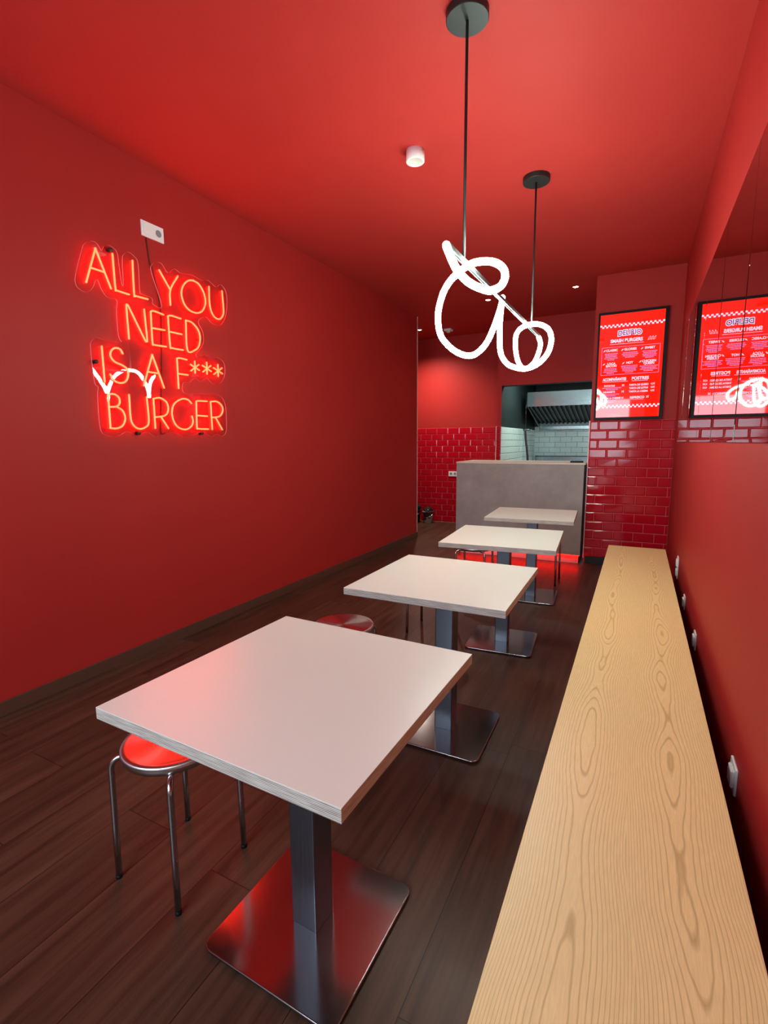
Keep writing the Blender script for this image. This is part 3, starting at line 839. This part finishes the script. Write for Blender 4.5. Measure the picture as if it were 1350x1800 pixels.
# ================================================================ MENU SCREEN
SX0, SX1, SZ0, SZ1 = -0.433, 0.160, 1.622, 2.672
ms = thing('menu_screen', 'portrait red menu screen in a black frame on the pillar above the tiles', 'screen', (-0.125, YP - 0.012, 2.145))
def ml(x, z):
    return (x + 0.125, z - 2.145)
FX0, FX1, FZ0, FZ1 = -0.452, 0.190, 1.596, 2.697
bm = bmesh.new()
def mbox(x0, x1, z0, z1, d0, d1):
    a = ml(x0, z0); b = ml(x1, z1); box(bm, a[0], b[0], -d1, -d0, a[1], b[1])
mbox(FX0, SX0, FZ0, FZ1, 0.0, 0.050); mbox(SX1, FX1, FZ0, FZ1, 0.0, 0.050)
mbox(SX0, SX1, FZ0, SZ0, 0.0, 0.050); mbox(SX0, SX1, SZ1, FZ1, 0.0, 0.050)
obj('bezel', bm, M_BEZEL, ms)
bm = bmesh.new(); mbox(-0.3, 0.04, 2.0, 2.3, -0.012, 0.002); obj('wall_bracket', bm, M_BEZEL, ms)
bm = bmesh.new(); mbox(SX0, SX1, SZ0, SZ1, 0.002, 0.046); dp = obj('display', bm, M_SCR_RED, ms)
SW, SH = SX1 - SX0, SZ1 - SZ0
def uvp(u, v, d=0.0465):
    x, z = ml(SX0 + u * SW, SZ1 - v * SH); return (x, -d, z)
def put_text(bm, body, u, v, h, sx=1.0, off=0.0, d=0.0468, mi=0, arc=0.0):
    vs, fs = text_bm(body, h, off, sx)
    base = uvp(u, v, d)
    n = [bm.verts.new((base[0] + x, base[1], base[2] + y + (-arc * x * x))) for x, y in vs]
    for f in fs:
        try:
            bm.faces.new([n[i] for i in f]).material_index = mi
        except ValueError:
            pass
def strip(bm, u0, u1, v0, v1, d=0.0467, mi=0):
    bm.faces.new([bm.verts.new(uvp(*p, d)) for p in ((u0, v0), (u0, v1), (u1, v1), (u1, v0))]).material_index = mi
# checker bands
for vc in (0.112, 0.893):
    bm = bmesh.new(); N = 31
    for i in range(N):
        r0 = i % 2
        strip(bm, i / N, (i + 1) / N, vc - 0.0155 + 0.0155 * r0, vc + 0.0155 * r0)
    obj('checker_band', bm, M_SCR_WHITE, dp, recalc=False)
# logo
bm = bmesh.new()
put_text(bm, 'DELIRIO', 0.475, 0.185, 0.068, 0.88, 0.0085, 0.0467, 0, 0.55)
put_text(bm, 'DELIRIO', 0.475, 0.185, 0.068, 0.88, 0.0012, 0.0471, 1, 0.55)
obj('logo', bm, [M_SCR_WHITE, M_SCR_PURPLE], dp, recalc=False)
def letter_part(name, m, *calls):
    bm = bmesh.new()
    for fn, args in calls:
        fn(bm, *args)
    obj(name, bm, m, dp, recalc=False)
letter_part('heading', M_SCR_WHITE, (put_text, ('SMASH BURGERS', 0.43, 0.258, 0.046, 0.86, 0.0018)), (strip, (0.17, 0.70, 0.286, 0.289)))
bm = bmesh.new()
for k in range(3):
    bm2 = None
    u = 0.760 + 0.040 * k
    pts = [uvp(u, 0.272), uvp(u + 0.020, 0.246), uvp(u + 0.036, 0.238), uvp(u + 0.034, 0.252), uvp(u + 0.012, 0.270), uvp(u + 0.04, 0.262)]
    P = catmull(pts, 5)
    for a, b in zip(P, P[1:]):
        nn = Vector((0.0022, 0, 0.0022))
        bm.faces.new([bm.verts.new(q) for q in (a - nn, b - nn, b + nn, a + nn)])
obj('scribble', bm, M_SCR_WHITE, dp, recalc=False)
letter_part('heading', M_SCR_WHITE, (put_text, ('ACOMPAÑANTES', 0.275, 0.628, 0.040, 0.70, 0.0016)), (strip, (0.08, 0.49, 0.649, 0.652)))
letter_part('heading', M_SCR_WHITE, (put_text, ('POSTRES', 0.680, 0.628, 0.042, 0.95, 0.0014)), (strip, (0.55, 0.80, 0.649, 0.652)))
bm = bmesh.new()
for a in ((0.045, 0.955, 0.313, 0.317), (0.045, 0.955, 0.579, 0.583), (0.045, 0.052, 0.313, 0.583), (0.948, 0.955, 0.313, 0.583)):
    strip(bm, *a)
obj('menu_border', bm, M_SCR_PINK, dp, recalc=False)
def leaf(bm, u, v):
    a = Vector(uvp(u, v)); bm.faces.new([bm.verts.new(a + Vector(q)) for q in ((-0.012, 0, -0.010), (0.002, 0, -0.006), (0.013, 0, 0.010), (0.0, 0, 0.007))])
for (u, v, lines, lu) in ((0.21, 0.345, ['CLASSIC'], 0.09), (0.50, 0.345, ['GLORIES'], 0.375), (0.80, 0.345, ['SWEET'], 0.68),
                          (0.21, 0.474, ['LOCA', 'BACON'], 0.09), (0.50, 0.474, ['HOT'], 0.40), (0.80, 0.470, ['CHICKEN', 'QUEEN'], 0.665)):
    letter_part('item_name', M_SCR_WHITE, *[(put_text, (q, u, v + 0.022 * i, 0.031, 0.95, 0.0010)) for i, q in enumerate(lines)], (leaf, (lu, v + 0.001)))
for q, v, pr in (('TARTA DE QUESO', 0.690, '4,5€'), ('TARTA DE LOTUS', 0.722, '4,5€'), ('TARTA LA CREMA', 0.754, '4,5€')):
    letter_part('item_name', M_SCR_WHITE, (put_text, (q, 0.665, v, 0.025, 0.86, 0.0008)))
    letter_part('price', M_SCR_WHITE, (put_text, (pr, 0.88, v - 0.002, 0.025, 0.8, 0.0004)))
letter_part('item_name', M_SCR_WHITE, (put_text, ('REFRESCO', 0.650, 0.812, 0.030, 0.95, 0.0010)), (strip, (0.55, 0.75, 0.830, 0.832)), (put_text, ('2€', 0.81, 0.810, 0.028, 0.8, 0.0004)))
for v, q in ((0.690, 'PATATAS'), (0.750, 'NUGGETS'), (0.812, 'BACON & CHEESE')):
    letter_part('item_name', M_SCR_WHITE, (put_text, (q, 0.20 + (0.02 if len(q) > 8 else 0), v, 0.027, 0.92, 0.0008)), (put_text, ('5€', 0.42, v, 0.026, 0.8, 0.0004)))
random.seed(11)
def para(u, v, n, wdt):
    bm = bmesh.new()
    for i in range(n):
        ww = wdt * random.uniform(0.75, 1.0) * (0.6 if i == n - 1 else 1)
        a = u - ww / 2
        while a < u + ww / 2 - 0.004:
            b = min(a + random.uniform(0.018, 0.05), u + ww / 2)
            strip(bm, a, b, v + i * 0.0148, v + i * 0.0148 + 0.0078); a = b + 0.005
    obj('small_print', bm, M_SCR_PINK, dp, recalc=False)
for (u, v, n, wd) in ((0.20, 0.372, 5, 0.24), (0.50, 0.372, 4, 0.26), (0.80, 0.372, 5, 0.25),
                      (0.20, 0.517, 4, 0.25), (0.50, 0.500, 5, 0.27), (0.80, 0.512, 4, 0.30)):
    para(u, v, n, wd)
para(0.24, 0.706, 2, 0.36); para(0.22, 0.768, 2, 0.32); para(0.20, 0.830, 2, 0.28)

# ================================================================ MIRRORS ON THE RIGHT WALL
edges = [5.42, 5.02, 4.34, 3.64, 2.95, 2.26, 1.57]
names = ['dark wall mirror panel at the far end, beside the menu screen', 'second mirror panel from the far end of the right wall',
         'third mirror panel from the far end, reflecting the menu screen', 'fourth mirror panel from the far end of the right wall',
         'fifth mirror panel from the far end of the right wall', 'mirror panel nearest the camera, cut off by the right picture edge']
for i in range(len(edges) - 1):
    y1, y0 = edges[i], edges[i + 1]
    t = thing('mirror_panel', names[i], 'mirror', (XR, (y0 + y1) / 2, 1.885), 0, 'mirror panels on the right wall')
    h = (y1 - y0) / 2 - 0.0012
    bm = bmesh.new()
    b_ = 0.010
    fr_ = [(-h, -0.522), (h, -0.522), (h, 0.522), (-h, 0.522)]
    inn = [(-h + b_, -0.522 + b_), (h - b_, -0.522 + b_), (h - b_, 0.522 - b_), (-h + b_, 0.522 - b_)]
    v0 = [bm.verts.new((0, a, c)) for a, c in fr_]
    v1 = [bm.verts.new((-0.0050, a, c)) for a, c in fr_]
    v2 = [bm.verts.new((-0.0060, a, c)) for a, c in inn]
    bm.faces.new(v0)
    for q in range(4):
        z = (q + 1) % 4
        bm.faces.new((v0[q], v0[z], v1[z], v1[q])); bm.faces.new((v1[q], v1[z], v2[z], v2[q]))
    bm.faces.new(v2)
    obj('mirror_glass', bm, M_MIRROR, t)

# ================================================================ KITCHEN FITTINGS
hd = thing('extractor_hood', 'stainless steel extractor hood with black baffle filters in the kitchen', 'hood', (-1.2, 9.3, 1.6))
def kb_(*b):
    bm = bmesh.new()
    for q in b:
        box(bm, q[0] + 1.2, q[1] + 1.2, q[2] - 9.3, q[3] - 9.3, q[4] - 1.6, q[5] - 1.6)
    return bm
obj('front_panel', kb_((-1.715, 0.2, 8.60, 8.62, 1.955, 2.19)), M_HOOD, hd)
obj('top_panel', kb_((-1.715, 0.2, 8.62, YKB, 2.17, 2.19)), M_HOOD, hd)
bm = bmesh.new()
vs = [bm.verts.new(p) for p in ((-0.515, -0.70, 0.355), (-0.515, 0.70, 0.355), (-0.515, 0.70, 0.02), (-0.515, 0.55, 0.02),
                                (-0.495, -0.70, 0.355), (-0.495, 0.70, 0.355), (-0.495, 0.70, 0.02), (-0.495, 0.55, 0.02))]
bm.faces.new(vs[:4]); bm.faces.new(vs[4:][::-1])
for q in range(4):
    bm.faces.new((vs[q], vs[(q + 1) % 4], vs[4 + (q + 1) % 4], vs[4 + q]))
obj('side_panel', bm, M_HOOD, hd)
bm = bmesh.new()
def slab(xa, xb, up, th):
    p = [(xa, -0.66, 0.345 + up), (xb, -0.66, 0.345 + up), (xb, 0.52, 0.100 + up), (xa, 0.52, 0.100 + up)]
    lo = [bm.verts.new(a) for a in p]; hi = [bm.verts.new((a[0], a[1], a[2] + th)) for a in p]
    bm.faces.new(lo[::-1]); bm.faces.new(hi)
    for q in range(4):
        bm.faces.new((lo[q], lo[(q + 1) % 4], hi[(q + 1) % 4], hi[q]))
x = -0.47
while x < 0.65:
    slab(x, x + 0.030, 0.0, 0.012); x += 0.075
obj('baffle_filter', bm, M_BAFFLE, hd)
bm = bmesh.new(); slab(-0.51, 0.9, 0.022, 0.004)
obj('filter_backing', bm, M_BLACK, hd)
obj('grease_trough', kb_((-1.715, 0.2, 9.80, 9.97, 1.600, 1.655)), M_HOOD, hd)
obj('back_plate', kb_((-1.715, 0.2, 9.82, 9.98, 1.655, 1.80)), M_BAFFLE, hd)
wt = thing('kitchen_worktop', 'stainless steel worktop along the kitchen back wall', 'worktop', (-0.8, 9.6, 0))
bm = bmesh.new(); box(bm, -1.00, 1.0, -0.40, 0.385, 0.96, 1.0); obj('top', bm, M_HOOD, wt, bevel=0.003)
bm = bmesh.new(); box(bm, -1.00, 1.0, 0.365, 0.385, 1.0, 1.085); obj('backsplash', bm, M_HOOD, wt)
bm = bmesh.new(); box(bm, -1.00, 1.0, 0.355, 0.387, 1.085, 1.10); obj('edge_rail', bm, M_BLACK, wt)
bm = bmesh.new(); box(bm, -0.98, 1.0, -0.36, 0.37, 0.0, 0.96); obj('cabinet', bm, M_HOOD, wt)
gv = thing('gas_valve', 'steel valve with black hose on the kitchen side wall, thin rod drawn as the hood edge highlight', 'pipe', (XO0 + 0.045, 8.9, 1.6))
bm = bmesh.new(); tube(bm, [(0, 0, -0.02), (0, 0, 0.60)], 0.008, 10, cap_round=False); obj('pipe', bm, M_HOOD, gv)  # thin rod drawn for the bright highlight on the hood's left edge
bm = bmesh.new(); tube(bm, [(-0.04, 0, -0.02), (0.05, 0, -0.02)], 0.020, 12); tube(bm, [(0.05, 0, -0.02), (0.11, 0, -0.03)], 0.011, 10); obj('valve', bm, M_HOOD, gv)
bm = bmesh.new(); tube(bm, catmull([(0, 0, -0.05), (0.012, 0, -0.20), (0.04, 0, -0.40), (0.06, 0, -0.60)], 5), 0.019, 10); obj('hose', bm, M_CABLE, gv)

# ================================================================ BUCKETS
def bucket(name, label, x, y, h, r0, r1, m, grp):
    t = thing(name, label, 'bucket', (x, y, 0), 0, grp)
    bm = bmesh.new(); lathe(bm, [(0, 0.004), (r0, 0), (r1, h), (r1 + 0.006, h), (r1 + 0.006, h - 0.012), (r1 + 0.001, h - 0.014), (r1 + 0.003, h), (r1 - 0.004, h), (r0 - 0.004, 0.01), (0, 0.01)], 36)
    obj('body', bm, m, t)
    bm = bmesh.new()
    pts = [(r1 * math.cos(a) * 1.03, -0.02 - 0.075 * math.sin(a) * 0.6, h - 0.02 - 0.08 * math.sin(a)) for a in [R(180 * q / 12) for q in range(13)]]
    pts = [(p[0], -abs(r1) * math.sin(R(180 * q / 12)) * 1.08, p[2]) for q, p in enumerate(pts)]
    tube(bm, pts, 0.003, 6); obj('handle', bm, M_TUBE, t)
    return t
def splotch():
    m = mat('stained_white_bucket', (0.5, 0.48, 0.45), 0.5)
    b = m.node_tree.nodes['Principled BSDF']; tc = nd(m, 'ShaderNodeTexCoord')
    n = nd(m, 'ShaderNodeTexNoise'); n.inputs['Scale'].default_value = 9; n.inputs['Detail'].default_value = 1
    lk(m, tc.outputs['Object'], n.inputs['Vector'])
    cr = nd(m, 'ShaderNodeValToRGB'); cr.color_ramp.interpolation = 'CONSTANT'
    cr.color_ramp.elements[0].color = (0.08, 0.03, 0.035, 1); cr.color_ramp.elements[1].position = 0.47; cr.color_ramp.elements[1].color = (0.55, 0.50, 0.46, 1)
    lk(m, n.outputs[0], cr.inputs[0]); lk(m, cr.outputs[0], b.inputs['Base Color'])
    return m
bucket('paint_bucket', 'white paint-stained bucket on the floor against the far red tiles', -3.165, 7.78, 0.20, 0.072, 0.092, splotch(), 'buckets by the far tiles')
bucket('dark_bucket', 'dark bucket at the left wall corner, partly hidden beside the stained one', -3.395, 7.74, 0.22, 0.085, 0.105, M_BAG, 'buckets by the far tiles')
def bag(label, x, y, z, rx, ry, rz, seed):
    random.seed(seed)
    bm = bmesh.new(); bmesh.ops.create_icosphere(bm, subdivisions=4, radius=1.0)
    fs = [Vector((random.uniform(-1, 1), random.uniform(-1, 1), random.uniform(-1, 1))).normalized() for _ in range(16)]
    for v in bm.verts:
        n = v.co.normalized(); s = 1.0
        for f in fs:
            s += 0.10 * math.sin(7 * n.dot(f) + f.x * 9) * 0.5
        top = max(0, n.z)
        v.co = Vector((n.x * rx * s * (1 - 0.55 * top), n.y * ry * s * (1 - 0.55 * top), n.z * rz * s * (1 + 0.35 * top)))
        v.co.z = max(v.co.z, -rz * 0.75)
    o = obj('rubbish_bag', bm, M_BAG, None, smooth=True)
    o.location = (x, y, z)
    return tag(o, label, 'bag', 'black bags in the buckets')
bag('crumpled black plastic bag heaped in the dark bucket', -3.385, 7.74, 0.275, 0.085, 0.08, 0.075, 3)
bag('small black plastic bag bunched over the paint-stained bucket', -3.165, 7.78, 0.232, 0.080, 0.075, 0.035, 8)
